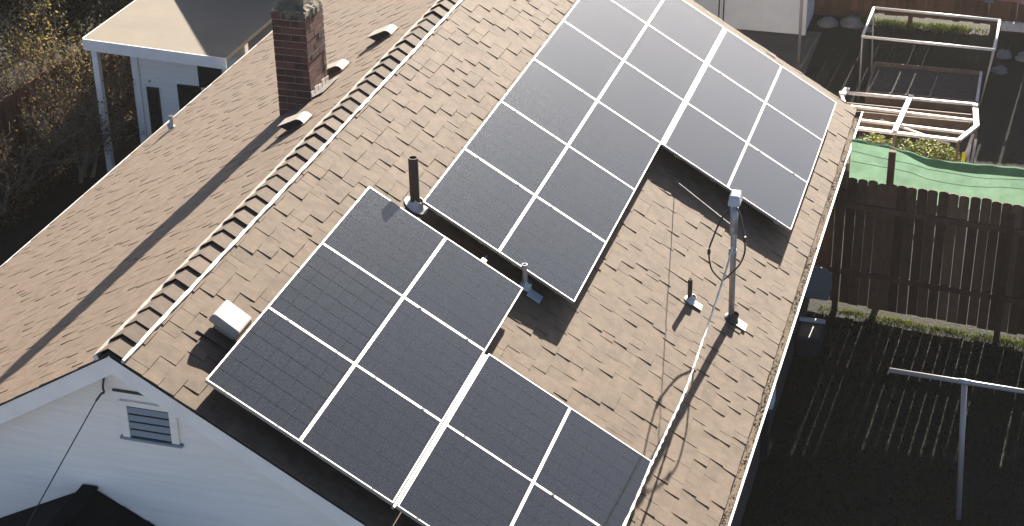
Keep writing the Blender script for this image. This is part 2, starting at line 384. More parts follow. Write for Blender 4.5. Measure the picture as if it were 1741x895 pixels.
for f, SLN in ((rp, SR), (lp, SL)):
    m = MB(); sg = 1
    a = [f(0.0, YN + .02, -.012), f(SLN - .02, YN + .02, -.012)]
    lowz = -.175
    p = [f(.0, YN + .018, -.102), f(SLN - .01, YN + .018, -.102)]
    tip = (Vector((0, YN + .018, -.012 / CA)), Vector((0, YN + .018, lowz / CA)))
    q = [tip[0], f(SLN - .01, YN + .018, -.014), f(SLN - .01, YN + .018, lowz), tip[1]]
    q2 = [v + Vector((0, -.022, 0)) for v in q]
    m.add(q + q2, [(0, 1, 2, 3), (7, 6, 5, 4), (0, 4, 5, 1), (1, 5, 6, 2), (2, 6, 7, 3), (3, 7, 4, 0)])
    m.build('rake_board', M['white'], house)
    # soffit under the overhang
    m = MB(); q = [f(.02, YN + .02, -.108), f(SLN - .3, YN + .02, -.108), f(SLN - .3, WY + .03, -.108), f(.02, WY + .03, -.108)]
    m.add(q, [(0, 1, 2, 3)]); m.build('soffit', M['white'], house)
    # dark drip edge of felt and shingle butts along the rake
    m = MB(); q = [f(0.02, YN - .012, -.013), f(SLN, YN - .012, -.013), f(SLN, YN + .02, -.013), f(.02, YN + .02, -.013)]
    m.hexa([*q, *[v + Vector((0, 0, .012)) for v in q]]); m.build('drip_edge', M['deck'], house)
# attic vent in the gable
gv = MB(); x0, x1, z0, z1 = -.115, .455, -1.03, -.64
fw = .075
gvo = MB(); 
gvo.box(x0, x0 + fw, WY - .03, WY + .01, z0, z1).box(x1 - fw, x1, WY - .025, WY + .01, z0, z1).box(x0 + fw, x1 - fw, WY - .025, WY + .01, z1 - .05, z1)
gvo = gvo.build('attic_vent', M['siding'], house)
m = MB(); m.box(x0 + fw, x1 - fw, WY - .010, WY + .0005, z0, z1 - .05); m.build('vent_backing', M['dark'], gvo)
m = MB(); m.box(x0 - .03, x1 + .03, WY - .04, WY + .01, z0 - .028, z0 - .001); m.build('vent_sill', M['slat'], gvo)
for k in range(4):
    zz = z0 + .025 + k * .082
    m = MB(); m.hexa([(x0 + fw, WY - .030, zz), (x1 - fw, WY - .030, zz), (x1 - fw, WY - .024, zz), (x0 + fw, WY - .024, zz),
                      (x0 + fw, WY - .018, zz + .055), (x1 - fw, WY - .018, zz + .055), (x1 - fw, WY - .0125, zz + .055), (x0 + fw, WY - .0125, zz + .055)])
    m.build('louvre_slat', M['slat'], gvo)
m = MB(); m.box(-.17, .26, WY - .018, WY - .0, -.555, -.535); m.build('drip_cap', M['cabled'], gvo)

# small dark porch roof at the foot of the gable
pr = MB(); zp = -1.69; L0 = -2.6; xr = -.55; hw = 1.9; dz = 1.0
pts = [(xr, WY - .01, zp), (xr, L0, zp), (xr + hw, L0, zp - dz), (xr + hw, WY - .01, zp - dz), (xr - hw, L0, zp - dz), (xr - hw, WY - .01, zp - dz)]
pr.add(pts + [(x, y, z - .12) for x, y, z in pts], [(0, 1, 2, 3), (1, 0, 5, 4), (6, 9, 8, 7), (7, 10, 11, 6), (1, 7, 8, 2), (1, 4, 10, 7), (2, 8, 9, 3), (4, 5, 11, 10)])
pro = pr.build('porch_roof', M['darkroof'], house)
m = MB(); m.bar((xr, WY - .02, zp + .01), (xr, L0, zp + .01), .16, .03); m.build('porch_ridge_cap', M['darkroof'], pro)

# eaves: fascia and gutter on the yard side
m = MB(); xe, ze = SR * CA, -SR * SA
m.box(xe - .035, xe - .012, YN + .03, YF - .03, ze - .17, ze - .035); m.build('fascia', M['white'], house)
m = MB(); gx = xe - .008; prof = [(0, -.01), (0, -.10), (.075, -.10), (.095, -.04), (.095, -.004), (.112, -.004), (.112, -.012), (.101, -.014), (.101, -.045), (.080, -.108), (-.004, -.108)]
n = len(prof); ys = (YN + .02, YF - .02)
m.add([(gx + a, y, ze + b - .012) for y in ys for a, b in prof], [(i, i + 1, n + i + 1, n + i) for i in range(n - 1)])
for y in ys: m.add([(gx + a, y, ze + b - .012) for a, b in ((0, -.01), (0, -.10), (.075, -.10), (.095, -.004))], [(0, 1, 2, 3)])
gut = m.build('gutter', M['gutter_shaded'], house)
m = MB(); m.box(gx + .094, gx + .116, YN + .018, YF - .018, ze - .026, ze - .012); m.build('gutter_lip', M['gutter'], gut)
m = MB()
for _ in range(2600):
    y = random.uniform(YN, YF); 
    if random.random() < .35 + .3 * sin(y * 2.1): continue
    c = Vector((gx + random.uniform(.01, .09), y, ze - .012 - random.uniform(.035, .06)))
    a = Vector((random.uniform(-1, 1), random.uniform(-1, 1), random.uniform(-.5, .5))).normalized() * random.uniform(.006, .017)
    b = Vector((random.uniform(-1, 1), random.uniform(-1, 1), random.uniform(-.5, .5))).normalized() * random.uniform(.005, .012)
    m.add([c - a, c + b, c + a, c - b], [(0, 1, 2, 3)])
stuff(m.build('gutter_leaf_litter', M['litter'], gut))
m = MB(); m.box(gx + .004, gx + .092, YN + .05, YF - .05, ze - .115, ze - .072); m.build('gutter_silt', M['silt'], gut)
m = MB(); xl, zl = -SL * CA, -SL * SA
m.box(xl + .012, xl + .035, YN + .03, YFL - .03, zl - .17, zl - .035); m.build('fascia', M['white'], house)
m = MB(); m.box(xl - .028, xl + .01, YN + .02, YFL - .02, zl - .05, zl - .006); m.build('eave_trim', M['gutter'], house)

# chimney with single bricks
cx0, cx1, cy0, cy1 = -1.56, -1.11, 7.05, 7.62
ztop = .50
ch = MB(); ch.box(cx0 + .008, cx1 - .008, cy0 + .008, cy1 - .008, -1.15, ztop); cho = ch.build('chimney', M['mortar'], house)
CH = .093; bl = .25; bm = {}
def brickmesh(l):
    k = round(l, 3)
    if k not in bm:
        m = MB(); m.box(0, l, 0, .09, 0, CH - .013); bm[k] = m.mesh('brick', M['brick'])
    return bm[k]
z = -1.10; row = 0
while z < ztop - .02:
    for face in range(4):
        L = (cx1 - cx0) if face in (0, 2) else (cy1 - cy0)
        if face in (2, 3) and z < -.6: continue
        x = 0 if row % 2 else -bl / 2
        while x < L - .01:
            a = max(x, 0); b = min(x + bl, L); l = b - a - .010
            if l > .03:
                if face == 0: T = Matrix.Translation((cx0 + a, cy0, z))
                elif face == 1: T = Matrix.Translation((cx1, cy0 + a, z)) @ Matrix.Rotation(pi / 2, 4, 'Z')
                elif face == 2: T = Matrix.Translation((cx1 - a, cy1, z)) @ Matrix.Rotation(pi, 4, 'Z')
                else: T = Matrix.Translation((cx0, cy1 - a, z)) @ Matrix.Rotation(-pi / 2, 4, 'Z')
                T = T @ Matrix.Translation((0, random.uniform(-.004, .003), 0))
                o = link('brick', brickmesh(l), cho, T)
            x += bl
    z += CH; row += 1
# mossy mortar crown, rounded and ragged
m = MB(); nx, ny = 9, 9; 
def crown(u, v):
    x = cx0 - .008 + (cx1 - cx0 + .016) * u; y = cy0 - .008 + (cy1 - cy0 + .016) * v
    e = min(u, 1 - u, v, 1 - v); rr = random.Random(int(u * 100) * 131 + int(v * 100))
    return (x + rr.uniform(-.015, .015), y + rr.uniform(-.015, .015), ztop - .02 + .11 * min(1, e * 4) ** .6 + rr.uniform(-.02, .02))
vs = [crown(i / (nx - 1), j / (ny - 1)) for j in range(ny) for i in range(nx)]
fs = [(j * nx + i, j * nx + i + 1, (j + 1) * nx + i + 1, (j + 1) * nx + i) for j in range(ny - 1) for i in range(nx - 1)]
rim = [j for j in range(nx)] + [j * nx + nx - 1 for j in range(1, ny)] + [(ny - 1) * nx + i for i in range(nx - 2, -1, -1)] + [j * nx for j in range(ny - 2, 0, -1)]
b = len(vs); rr = random.Random(3)
for i in rim: x, y, z_ = vs[i]; vs.append((x, y, z_ - .04 - rr.uniform(0, .08)))
fs += [(rim[i], b + i, b + (i + 1) % len(rim), rim[(i + 1) % len(rim)]) for i in range(len(rim))]
m.add(vs, fs); m.build('chimney_crown', M['crown'], cho)
m = MB(); m.box(-1.51, -1.16, 7.15, 7.52, ztop + .02, 1.30); m.box(-1.47, -1.20, 7.18, 7.48, 1.30, 1.55); m.build('chimney_stack', M['crown'], cho)
m = MB()
for k in range(5):
    y0 = cy0 - .01 + k * .12
    zt = -cx1 * -tan(PITCH)
    m.box(cx1 + .002, cx1 + .016, y0, y0 + .10, cx1 * tan(PITCH) - .02, cx1 * tan(PITCH) + .11 + .02 * (k % 2))
m.build('chimney_flashing', M['lead'], cho)
m = MB(); m.hexa([lp(1.08, cy0 + .0, .022), lp(1.29, cy0 + .0, .022), lp(1.29, cy1, .022), lp(1.08, cy1, .022), lp(1.08, cy0, .028), lp(1.29, cy0, .028), lp(1.29, cy1, .028), lp(1.08, cy1, .028)])
m.build('chimney_apron', M['lead'], cho)

# ------------------------------------------------------------------ solar panels
ST = .19
def panel_parts(W, Lg, grid):
    fw, fh, gp = .0125, .036, .0025
    fr = MB()
    a, b, c, d = gp, W - gp, gp, Lg - gp
    fr.box(a, b, c, c + fw, 0, fh).box(a, b, d - fw, d, 0, fh).box(a, a + fw, c + fw, d - fw, 0, fh).box(b - fw, b, c + fw, d - fw, 0, fh)
    gl = MB(); gl.box(a + fw, b - fw, c + fw, d - fw, fh - .010, fh - .003)
    cl = MB(); cl.box(-.016, .016, -.011, .013, fh - .001, fh + .003).lathe(Matrix.Translation((0, .001, fh + .002)), [(.006, 0), (.006, .004), (0, .004)], 8)
    return fr.mesh('frame', M['alu']), gl.mesh('glass', M['cells_grid'] if grid else M['cells']), cl.mesh('clamp', M['clamp'])
PW = 1.0
sets = {}
ordn = ['first', 'second', 'third', 'fourth', 'fifth', 'sixth']
def put_panel(arr, col, row, s, y, Lg, label, group, grid=False):
    key = (arr, grid)
    if key not in sets: sets[key] = panel_parts(PW, Lg, grid)
    T = MR @ Matrix.Translation((s, y, ST)) @ Matrix.Rotation(random.uniform(-.0022, .0022), 4, 'X') @ Matrix.Rotation(random.uniform(-.0022, .0022), 4, 'Y')
    o = bpy.data.objects.new('solar_panel', None); COL.objects.link(o); o["w"] = 1; o.matrix_basis = T; o.empty_display_size = .1
    tag(o, label, 'solar panel', group); del o["w"]
    fr, gl, cl = sets[key]
    for nm, me in (('frame', fr), ('glass', gl)):
        c = bpy.data.objects.new(nm, me); COL.objects.link(c); c.parent = o
    for q in (.22, .78):
        c = bpy.data.objects.new('clamp', cl); COL.objects.link(c); c.parent = o; c.location = (q * PW + random.uniform(-.02, .02), 0, 0)
LYL, LYU = 1.3713, 1.4601
colname = ['ridge-side column', 'second column from ridge', 'third column from ridge', 'gutter-side column']
for col in range(4):
    for row in range(3):
        if col >= 2 and row == 2: continue
        s = .833 + col * PW + (.039 if col >= 2 else 0)
        put_panel('low', col, row, s, row * LYL - .085, LYL, 'near array solar panel, %s, %s row from the gable' % (colname[col], ordn[row]), 'near solar array', grid=(col == 0 and row < 2))
for col in range(4):
    for row in range(6):
        if col >= 2 and row < 3: continue
        s = 1.392 + col * PW + (.039 if col >= 2 else 0)
        r = 5 - row
        lab = 'far array solar panel, %s, %s row from far edge' % (colname[col], ordn[r])
        put_panel('up', col, row, s, 4.497 - .125 + row * LYU, LYU, lab, 'far solar array')
for nm, s0, y0, spans in (('near', .833, -.085, [(0, 3), (1, 3), (2, 2), (3, 2)]), ('far', 1.392, 4.497 - .125, [(0, 6), (1, 6), (2, 3), (3, 3)])):
    Lg = LYL if nm == 'near' else LYU
    rk = thing('panel_rack', rp(s0 + 1, y0 + 1, 0), 'aluminium rails and feet under the %s solar array' % nm, 'mounting rack')
    for col, nr in spans:
        ya = y0 if nm == 'near' or col < 2 else y0 + 3 * Lg
        yb = ya + nr * Lg
        for q in (.22, .78):
            s = s0 + (col + q) * PW + (.039 if col >= 2 else 0)
            m = MB(); m.obox(MR, s - .02, s + .02, ya + .07, yb - .05, ST - .052, ST - .001); rl = m.build('rail', M['alu'], rk)
            for k in range(int((yb - ya) / 1.2) + 1):
                yy = ya + .35 + k * 1.2
                if yy > yb: break
                m = MB(); m.obox(MR, s + .021, s + .027, yy - .03, yy + .03, .02, ST - .01).obox(MR, s + .021, s + .09, yy - .03, yy + .03, .019, .026); m.build('foot', M['alu'], rl)
    ya, yb = (y0, y0 + 2 * Lg) if nm == 'near' else (y0 + 3 * Lg, y0 + 6 * Lg)
    m = MB(); m.obox(MR, s0 + 2.006, s0 + 2.033, ya + .003, yb - .003, *((ST - .03, ST + .002) if nm == 'near' else (ST + .004, ST + .031))); m.build('joint_cover', M['alu'], rk)
    if nm == 'near':
        m = MB(); m.obox(MR, 2.28, 2.34, 3 * Lg - .06, 3 * Lg + .04, ST - .05, ST + .0).obox(MR, 2.30, 2.315, 3 * Lg + .04, 3 * Lg + .3, .03, .07); m.build('bracket', M['plasticw'], rk)

# ------------------------------------------------------------------ pipes, vents and mast on the roof
def roof_pipe(base, h, r, mat_, label, flmat, flash=(.10, .16), flap=None, name='vent_pipe', f=rp, MM=MR):
    B = Vector(base); t = thing(name, B, label, 'vent pipe')
    m = MB(); T = Matrix.Translation(B)
    m.lathe(T, [(r, -.05), (r, h), (r * .78, h), (r * .78, h - .15), (0, h - .15)], 18); m.build('pipe', mat_, t, smooth=False)
    m = MB(); m.lathe(T @ MM.to_3x3().to_4x4(), [(flash[0] + .03, .022), (flash[0], .03), (r + .018, .055), (r + .006, .10), (r + .001, .10)], 18); m.build('boot', flmat, t, smooth=True)
    if flap:
        s0, s1, y0, y1 = flap
        m = MB(); m.obox(T @ MM.to_3x3().to_4x4(), s0, s1, y0, y1, .021, .026); m.build('flashing', flmat, t)
    return t
roof_pipe(rp(1.345, 4.55), .60, .055, M['iron'], 'tall rust-brown vent pipe between the two solar arrays', M['plasticw'], (.115, .2))
roof_pipe(rp(2.86, 4.40), .30, .032, M['galv'], 'short grey vent pipe at the corner of the near array', M['bluepipe'], (.05, .1), (.05, .22, -.14, .02))
roof_pipe(rp(4.62, 6.14), .31, .028, M['iron'], 'short brown vent pipe on open shingles beside the mast', M['plasticw'], (.05, .1), (.02, .16, -.06, .06))
roof_pipe(rp(2.63, 13.48), .45, .04, M['galv'], 'vent pipe beyond the far edge of the far array', M['galv'], (.06, .1))
roof_pipe(lp(5.88, 10.62), .22, .030, M['galv'], 'thin metal vent pipe near the far eave of the left roof slope', M['galv'], (.05, .09), f=lp, MM=ML)

# service mast
B = rp(5.172, 6.32); mast = thing('service_mast', B, 'grey metal electrical mast with weatherhead standing near the gutter', 'mast')
top = Vector((4.432, 6.32, -1.02))
m = MB(); m.tube([B + Vector((0, 0, -.05)), B * .4 + top * .6, top + Vector((0, 0, 0))], .036, 14); m.build('pole', M['galv'], mast, smooth=True)
m = MB(); m.tube([top + Vector((.0, 0, -.45)), top + Vector((.0, 0, -.12))], .045, 14); m.tube([top + Vector((0, 0, -.75)), top + Vector((0, 0, -.66))], .047, 14); m.build('sleeve', M['galv'], mast, smooth=True)
m = MB(); m.hexa([(4.36, 6.22, -1.09), (4.51, 6.22, -1.09), (4.51, 6.42, -1.07), (4.36, 6.42, -1.07), (4.375, 6.25, -.97), (4.495, 6.25, -.97), (4.49, 6.40, -.94), (4.38, 6.40, -.94)])
m.build('weatherhead', M['plasticw'], mast, bevel=.02)
m = MB(); m.lathe(Matrix.Translation(B) @ MR.to_3x3().to_4x4(), [(.10, .022), (.075, .035), (.05, .08), (.037, .12)], 18); m.build('boot', M['cabled'], mast, smooth=True)
m = MB(); m.obox(Matrix.Translation(B) @ MR.to_3x3().to_4x4(), .06, .2, -.07, .09, .021, .026); m.build('flashing', M['cablew'], mast)
m = MB(); m.lathe(Matrix.Translation((4.43, 6.275, -1.40)), [(.0, -.03), (.018, -.02), (.022, 0), (.018, .02), (0, .03)], 10); m.build('insulator', M['plasticw'], mast, smooth=True)
def spline(pts, n=10):
    P = [Vector(p) for p in pts]; out = []
    for i in range(len(P) - 1):
        a, b, c, d = P[max(i - 1, 0)], P[i], P[i + 1], P[min(i + 2, len(P) - 1)]
        for k in range(n):
            t = k / n; out.append(.5 * ((2 * b) + (c - a) * t + (2 * a - 5 * b + 4 * c - d) * t * t + (-a + 3 * b - 3 * c + d) * t ** 3))
    return out + [P[-1]]
spl = Vector((4.344, 6.2, -2.054))
for pts in ([(4.40, 6.24, -1.09), (4.29, 6.26, -1.28), (4.225, 6.15, -1.47), (4.195, 6.08, -1.62), (4.23, 6.10, -1.86), spl],
            [(4.47, 6.24, -1.09), (4.53, 6.20, -1.20), (4.60, 6.10, -1.42), (4.615, 6.05, -1.57), (4.56, 6.07, -1.74), (4.44, 6.13, -1.92), spl]):
    m = MB(); m.tube(spline(pts), .011, 6); w = m.build('drip_loop', M['cabled'], mast, smooth=True)
    k = pts[3 if len(pts) == 6 else 2]; m = MB(); m.tube([Vector(k) + Vector((0, 0, .035)), Vector(k) - Vector((0, 0, .035))], .02, 8); m.build('splice', M['cabled'], w)
# service cable leading off toward the street
cab = [Vector((4.438, 6.28, -1.60)), Vector((4.39, 5.60, -1.86)), Vector((4.52, 4.05, -1.80)), None]
def on_ray(px, py, z):
    d = RX * ((px - 870.5) / FOC) + RD * ((py - 447.5) / FOC) + RF; return CAM + d * ((z - CAM.z) / d.z)
cpts = [Vector((4.44, 6.27, -1.62)), on_ray(1228, 480, -1.93), on_ray(1196, 575, -2.02), on_ray(1165, 665, -2.0), on_ray(1133, 735, -1.95), on_ray(1105, 795, -1.88), on_ray(1060, 895, -1.72)]
cpts.append(cpts[-1] + (cpts[-1] - cpts[-2]) * 2.2 + Vector((0, 0, .2)))
path = spline(cpts, 14)
cb = thing('service_cable', cpts[0], 'pale twisted overhead cable running from the mast across the near array', 'cable')
m = MB(); m.tube(path, .010, 6); m.build('bearer_wire', M['cablew'], cb, smooth=True)
for ph in (0, pi):
    m = MB(); pp = []
    for i, p in enumerate(path): t = i * 1.05 + ph; pp.append(p + Vector((cos(t), sin(t) * .3, sin(t))) * .008)
    m.tube(pp, .007, 5); m.build('strand', M['cablew'], cb, smooth=True)
m = MB(); m.tube([(3.29, 8.50, -1.93), (4.40, 6.31, -1.36)], .006, 5); gy = m.build('guy_wire', M['wire'], None)
tag(gy, 'thin steel guy wire from the mast to the roof under the far array', 'wire')
# wire on the gable
gc = thing('gable_wire', (-.25, -.02, -.5), 'thin dark wire running down from a hook at the gable peak', 'wire')
m = MB(); m.tube(spline([(-.235, WY - .01, -.40), (-.24, WY - .05, -.5), (-.225, WY - .07, -.545), (-.25, WY - .08, -.56), (-.30, WY - .10, -.63)]), .011, 6); m.build('hook', M['cabled'], gc)
m = MB(); m.tube([(-.30, WY - .10, -.63), (-.47, -.55, -1.05), (-.634, -1.0, -1.465), (-1.3, -2.9, -3.2)], .006, 5); m.build('wire', M['cabled'], gc)

# box vent with rounded cap near the ridge
bv = thing('box_vent', rp(.66, .92), 'cream square roof vent beside the near array by the ridge', 'roof vent')
m = MB(); m.obox(MR, .54, .76, .82, 1.04, .0, .14); m.build('riser', M['vent'], bv)
m = MB(); m.obox(MR, .44, .80, .66, 1.12, .023, .027); m.build('flange', M['shingle'], bv)
m = MB(); m.hexa([MR @ Vector(q) for q in ((.47, .74, .12), (.81, .74, .10), (.81, 1.09, .10), (.47, 1.09, .12), (.49, .76, .205), (.79, .76, .185), (.79, 1.07, .185), (.49, 1.07, .205))])
m.build('cap', M['vent'], bv, bevel=.022)
# slant-back vents on the left slope
def slant_vent(s, y, label, sc=1.):
    t = thing('roof_vent', lp(s, y), label, 'roof vent', 'slant roof vents on the left slope')
    sc *= .82; T = ML @ Matrix.Translation((s, -y, 0)) @ Matrix.Diagonal((sc, sc, sc, 1))
    m = MB()   # hood with top and rounded upper end; open towards the eave
    hp = [(-.20, .02), (-.17, .09), (-.12, .125), (.22, .155), (.23, .145), (-.11, .112), (-.155, .08), (-.18, .02)]
    n = len(hp)
    vs = [T @ Vector((a, -.15, b)) for a, b in hp] + [T @ Vector((a, .15, b)) for a, b in hp]
    m.add(vs, [tuple(range(n))[::-1], tuple(range(n, 2 * n))] + [(i, (i + 1) % n, n + (i + 1) % n, n + i) for i in range(n)]); m.build('hood', M['vent'], t)
    for yy in (-.15, .142):
        m = MB(); p = [(-.18, .02), (.10, .02), (.20, .147), (-.11, .118), (-.16, .085)]
        m.add([T @ Vector((a, yy, b)) for a, b in p] + [T @ Vector((a, yy + .008, b)) for a, b in p], [(0, 1, 2, 3, 4), (9, 8, 7, 6, 5)] + [(i, (i + 1) % 5, 5 + (i + 1) % 5, 5 + i) for i in range(5)]); m.build('cheek', M['dark'] if yy > 0 else M['vent'], t)  # near cheek takes the dark inside colour for shade on its unlit side
    m = MB(); m.obox(T, -.24, .30, -.22, .22, .018, .024); m.build('flange', M['shingle_left'], t)
    m = MB(); m.obox(T, -.10, .09, -.10, .10, .02, .10); m.build('throat', M['dark'], t)
slant_vent(.88, 5.82, 'tan slant-back roof vent just in front of the chimney')
slant_vent(.90, 8.88, 'tan slant-back roof vent standing alone beyond the chimney near the ridge')
slant_vent(1.38, 8.12, 'tan slant-back roof vent half hidden behind the chimney')

# ------------------------------------------------------------------ fences
def picket_mesh(w, h, mats):
    m = MB(); c = .03
    m.prism([(0, 0), (w, 0), (w, h - c), (w - c * .6, h - .006), (w * .5, h + .004), (c * .6, h - .006), (0, h - c)], Matrix(((1, 0, 0, 0), (0, 0, 1, 0), (0, 1, 0, 0), (0, 0, 0, 1))), .018)
    return m.mesh('picket', mats)
def fence(a, b, z0, h, label, pw=.14, gap=(.001, .012), raillow=.35, railhigh=.85, postgap=2.4, side=-1, hv=.02, name='wooden_fence', railmat='picket', light=None, base=None):
    lme = picket_mesh(pw, h, M['picket_new']); gb = G if base is None else base
    a, b = Vector((*a, 0)), Vector((*b, 0)); d = (b - a); L = d.length; d.normalize(); nrm = Vector((d.y, -d.x, 0))
    t = thing(name, (a.x, a.y, z0), label, 'fence')
    mes = [picket_mesh(pw, h + random.uniform(-hv, hv), M['picket']) for _ in range(4)]
    x = 0
    while x < L - pw:
        P = a + d * x
        T = Matrix(((d.x, -nrm.x, 0, P.x), (d.y, -nrm.y, 0, P.y), (0, 0, 1, z0 + random.uniform(-.015, .015)), (0, 0, 0, 1))) @ Matrix.Rotation(random.uniform(-.006, .006), 4, 'Y')
        me_ = random.choice(mes)
        if light and any(a_ < P.x < b_ for a_, b_ in light): me_ = lme
        link('picket', me_, t, T); x += pw + random.uniform(*gap)
    for q in (raillow, railhigh):
        m = MB(); o = nrm * (.027 * (1 if side < 0 else -1)) ; zz = z0 + h * q
        m.bar(a + o + Vector((0, 0, zz)), b + o + Vector((0, 0, zz)), .035, .085); m.build('rail', M[railmat], t)
    x = .4
    while x < L:
        P = a + d * x + nrm * .075 * (1 if side < 0 else -1)
        m = MB(); m.box(P.x - .045, P.x + .045, P.y - .045, P.y + .045, gb - .1, z0 + h * .93); m.build('post', M[railmat], t); x += postgap
    return t
fence((4.74, 11.76), (10.5, 11.10), G + .10, 2.06, 'dark brown picket fence crossing the yard from the house to the right', railhigh=.80, raillow=.27, light=((6.55, 6.9), (7.4, 7.56)))
fence((2.2, 24.35), (12.5, 24.0), G + .13, 2.35, 'brown board fence at the back of the garden behind the beds', gap=(.0, .0012), side=-1)
bf = bpy.data.objects['wooden_fence.001']
for xa, xb in ((2.2, 4.2), (6.62, 12.5)):
    m = MB(); ya_, yb_ = 24.35 - (xa - 2.2) * .034, 24.35 - (xb - 2.2) * .034; m.bar((xa, ya_ - .02, G + .07), (xb, yb_ - .02, G + .07), .025, .18); m.build('sun_stop_board', M['picket'], bf)  # boards added to stop sunlight passing under these stretches of fence
GL = G - .5
fence((-9.95, 7.0), (-9.15, 22.0), GL + .08, 1.75, 'weathered board fence on the left beside the bare shrubs', gap=(.002, .015), side=1, base=GL)

# green shade net behind the yard fence
nt = thing('shade_net', (5.7, 12.3, G), 'pale green translucent shade net hanging behind the yard fence', 'net')
tops = [(4.5, -2.73), (5.1, -2.77), (5.72, -2.84), (6.0, -2.90), (6.27, -2.97), (6.7, -2.985), (7.2, -2.975), (7.6, -2.975), (8.2, -2.96), (9.5, -2.93)]
def topz(x):
    for (x0, z0), (x1, z1) in zip(tops, tops[1:]):
        if x <= x1: return z0 + (z1 - z0) * (x - x0) / (x1 - x0)
    return tops[-1][1]
m = MB(); nx, nz = 90, 18; vs = []
rn = random.Random(5)
for j in range(nz):
    for i in range(nx):
        x = 5.13 + 4.4 * i / (nx - 1); v = j / (nz - 1); zt = topz(x)
        y = 12.32 + .03 * sin(x * 2.3 + v * 2) * v + .006 * sin(x * 7.7 + v * 5) + .005 * sin(v * 17 + 2.5 * sin(x * 1.9)) + rn.uniform(-.002, .002)
        vs.append((x, y, zt - v * .72 + .006 * sin(x * 17)))
m.add(vs, [(j * nx + i, j * nx + i + 1, (j + 1) * nx + i + 1, (j + 1) * nx + i) for j in range(nz - 1) for i in range(nx - 1)])
m.build('net_sheet', M['net'], nt, smooth=True)
m = MB(); vs = []
for i in range(nx):
    x = 5.13 + 4.4 * i / (nx - 1); zt = topz(x); wdt = .03 + (.10 if x > 5.9 else 0) * min(1, (x - 5.9) / .5) 
    vs += [(x, 12.305, zt + .004), (x, 12.27 + .01 * sin(x * 9), zt - wdt + .008 * sin(x * 6))]
m.add(vs, [(2 * i, 2 * i + 2, 2 * i + 3, 2 * i + 1) for i in range(nx - 1)]); m.build('folded_hem', M['net'], nt, smooth=True)
for k in range(2):
    m = MB(); m.tube([(5.15 + i * .22, 12.26 + .01 * sin(i * 2.), topz(5.15 + i * .22) - .17 - .15 * k - .02 * sin(i * .9 + k)) for i in range(20)], .004, 4); m.build('string', M['netline'], nt)
m = MB(); m.box(5.69, 5.79, 12.16, 12.25, G - .1, -2.86); m.build('post', M['picket'], nt)
for x in (8.25,):
    m = MB(); m.box(x - .05, x + .05, 12.16, 12.25, G - .1, -3.1); m.build('post', M['picket'], nt)

# ------------------------------------------------------------------ yard
cl = thing('clothesline_post', (7.31, 6.75, G), 'pale T-shaped clothesline post standing in the dark yard', 'clothesline')
m = MB(); m.tube([(7.33, 6.75, G - .05), (7.215, 6.75, -3.35)], .034, 12); m.build('pole', M['pole'], cl, smooth=True)
m = MB(); m.tube([(6.325, 6.77, -3.305), (8.4, 6.71, -3.335)], .030, 12); m.build('crossarm', M['pole'], cl, smooth=True)
m = MB(); m.tube([(7.14, 6.747, -3.317), (7.29, 6.743, -3.319)], .037, 12); m.build('collar', M['galv'], cl, smooth=True)
bn = thing('storage_box', (4.95, 10.5, G), 'grey plastic storage box with open lid against the house wall', 'storage box')
m = MB(); m.box(4.75, 5.10, 10.15, 10.75, G, G + .32); m.build('tub', M['bluegrey'], bn, bevel=.03)
m = MB(); m.box(4.74, 5.11, 10.62, 10.68, G + .32, G + .36); m.build('rim', M['plasticw'], bn)
m = MB(); vs = []
for i in range(9):
    t = i / 8; x = 4.72 + .33 * sin(t * pi / 2); zz = G + .60 + .75 * (t ** .8); 
    vs.append((x, zz))
lidp = [(4.73, G + .58), (5.10, G + .58), (5.15, G + .8), (5.13, G + 1.0), (5.05, G + 1.1), (4.73, G + 1.12)]
m.prism(lidp, Matrix(((1, 0, 0, 0), (0, 0, 1, 10.85), (0, 1, 0, 0), (0, 0, 0, 1))), .02); m.build('lid', M['lid'], bn)
mt = thing('meter_box', (4.8, 7.5, -4.3), 'small white box mounted on the house wall under the gutter', 'meter box')
m = MB(); m.box(4.722, 4.86, 7.38, 7.62, -4.50, -4.12); m.build('case', M['plasticw'], mt, bevel=.01)
m = MB(); m.box(4.74, 4.84, 7.30, 7.42, -5.2, -4.5); m.build('conduit', M['bluegrey'], mt)

# grass: tufts along the fence feet and a short lawn
def blades(m, n, fx, hmin, hmax, wid=.006):
    for _ in range(n):
        x, y = fx(); h = random.uniform(hmin, hmax); a = random.uniform(0, 2 * pi); l = random.uniform(.1, .6) * h
        dx, dy = cos(a) * wid, sin(a) * wid; b = random.uniform(0, 2 * pi)
        ex, ey = cos(b) * l, sin(b) * l
        m.add([(x - dx, y - dy, G), (x + dx, y + dy, G), (x + ex * .4 + dx * .7, y + ey * .4 + dy * .7, G + h * .6), (x + ex * .4 - dx * .7, y + ey * .4 - dy * .7, G + h * .6), (x + ex, y + ey, G + h)], [(0, 1, 2, 3), (3, 2, 4)])
m = MB()
def yard():
    y = random.uniform(4.5, 11.5); return random.uniform(4.8, 8.9), y
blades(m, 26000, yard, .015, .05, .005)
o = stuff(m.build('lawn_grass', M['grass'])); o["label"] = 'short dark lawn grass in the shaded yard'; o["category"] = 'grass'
m = MB()
def foot():
    while True:
        x = random.uniform(4.9, 9)
        if random.random() < .25 + .55 * (.5 + .5 * sin(x * 6.1 + 2) * sin(x * 2.3)): break
    y = 11.76 - (x - 4.74) * .1146 - abs(random.gauss(.05, .10 + .05 * sin(x * 9))); return x, y
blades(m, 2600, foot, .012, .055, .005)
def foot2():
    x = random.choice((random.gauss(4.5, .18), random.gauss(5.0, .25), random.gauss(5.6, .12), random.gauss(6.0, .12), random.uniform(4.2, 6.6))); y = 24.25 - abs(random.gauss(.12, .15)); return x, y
blades(m, 2400, foot2, .02, .09, .007)
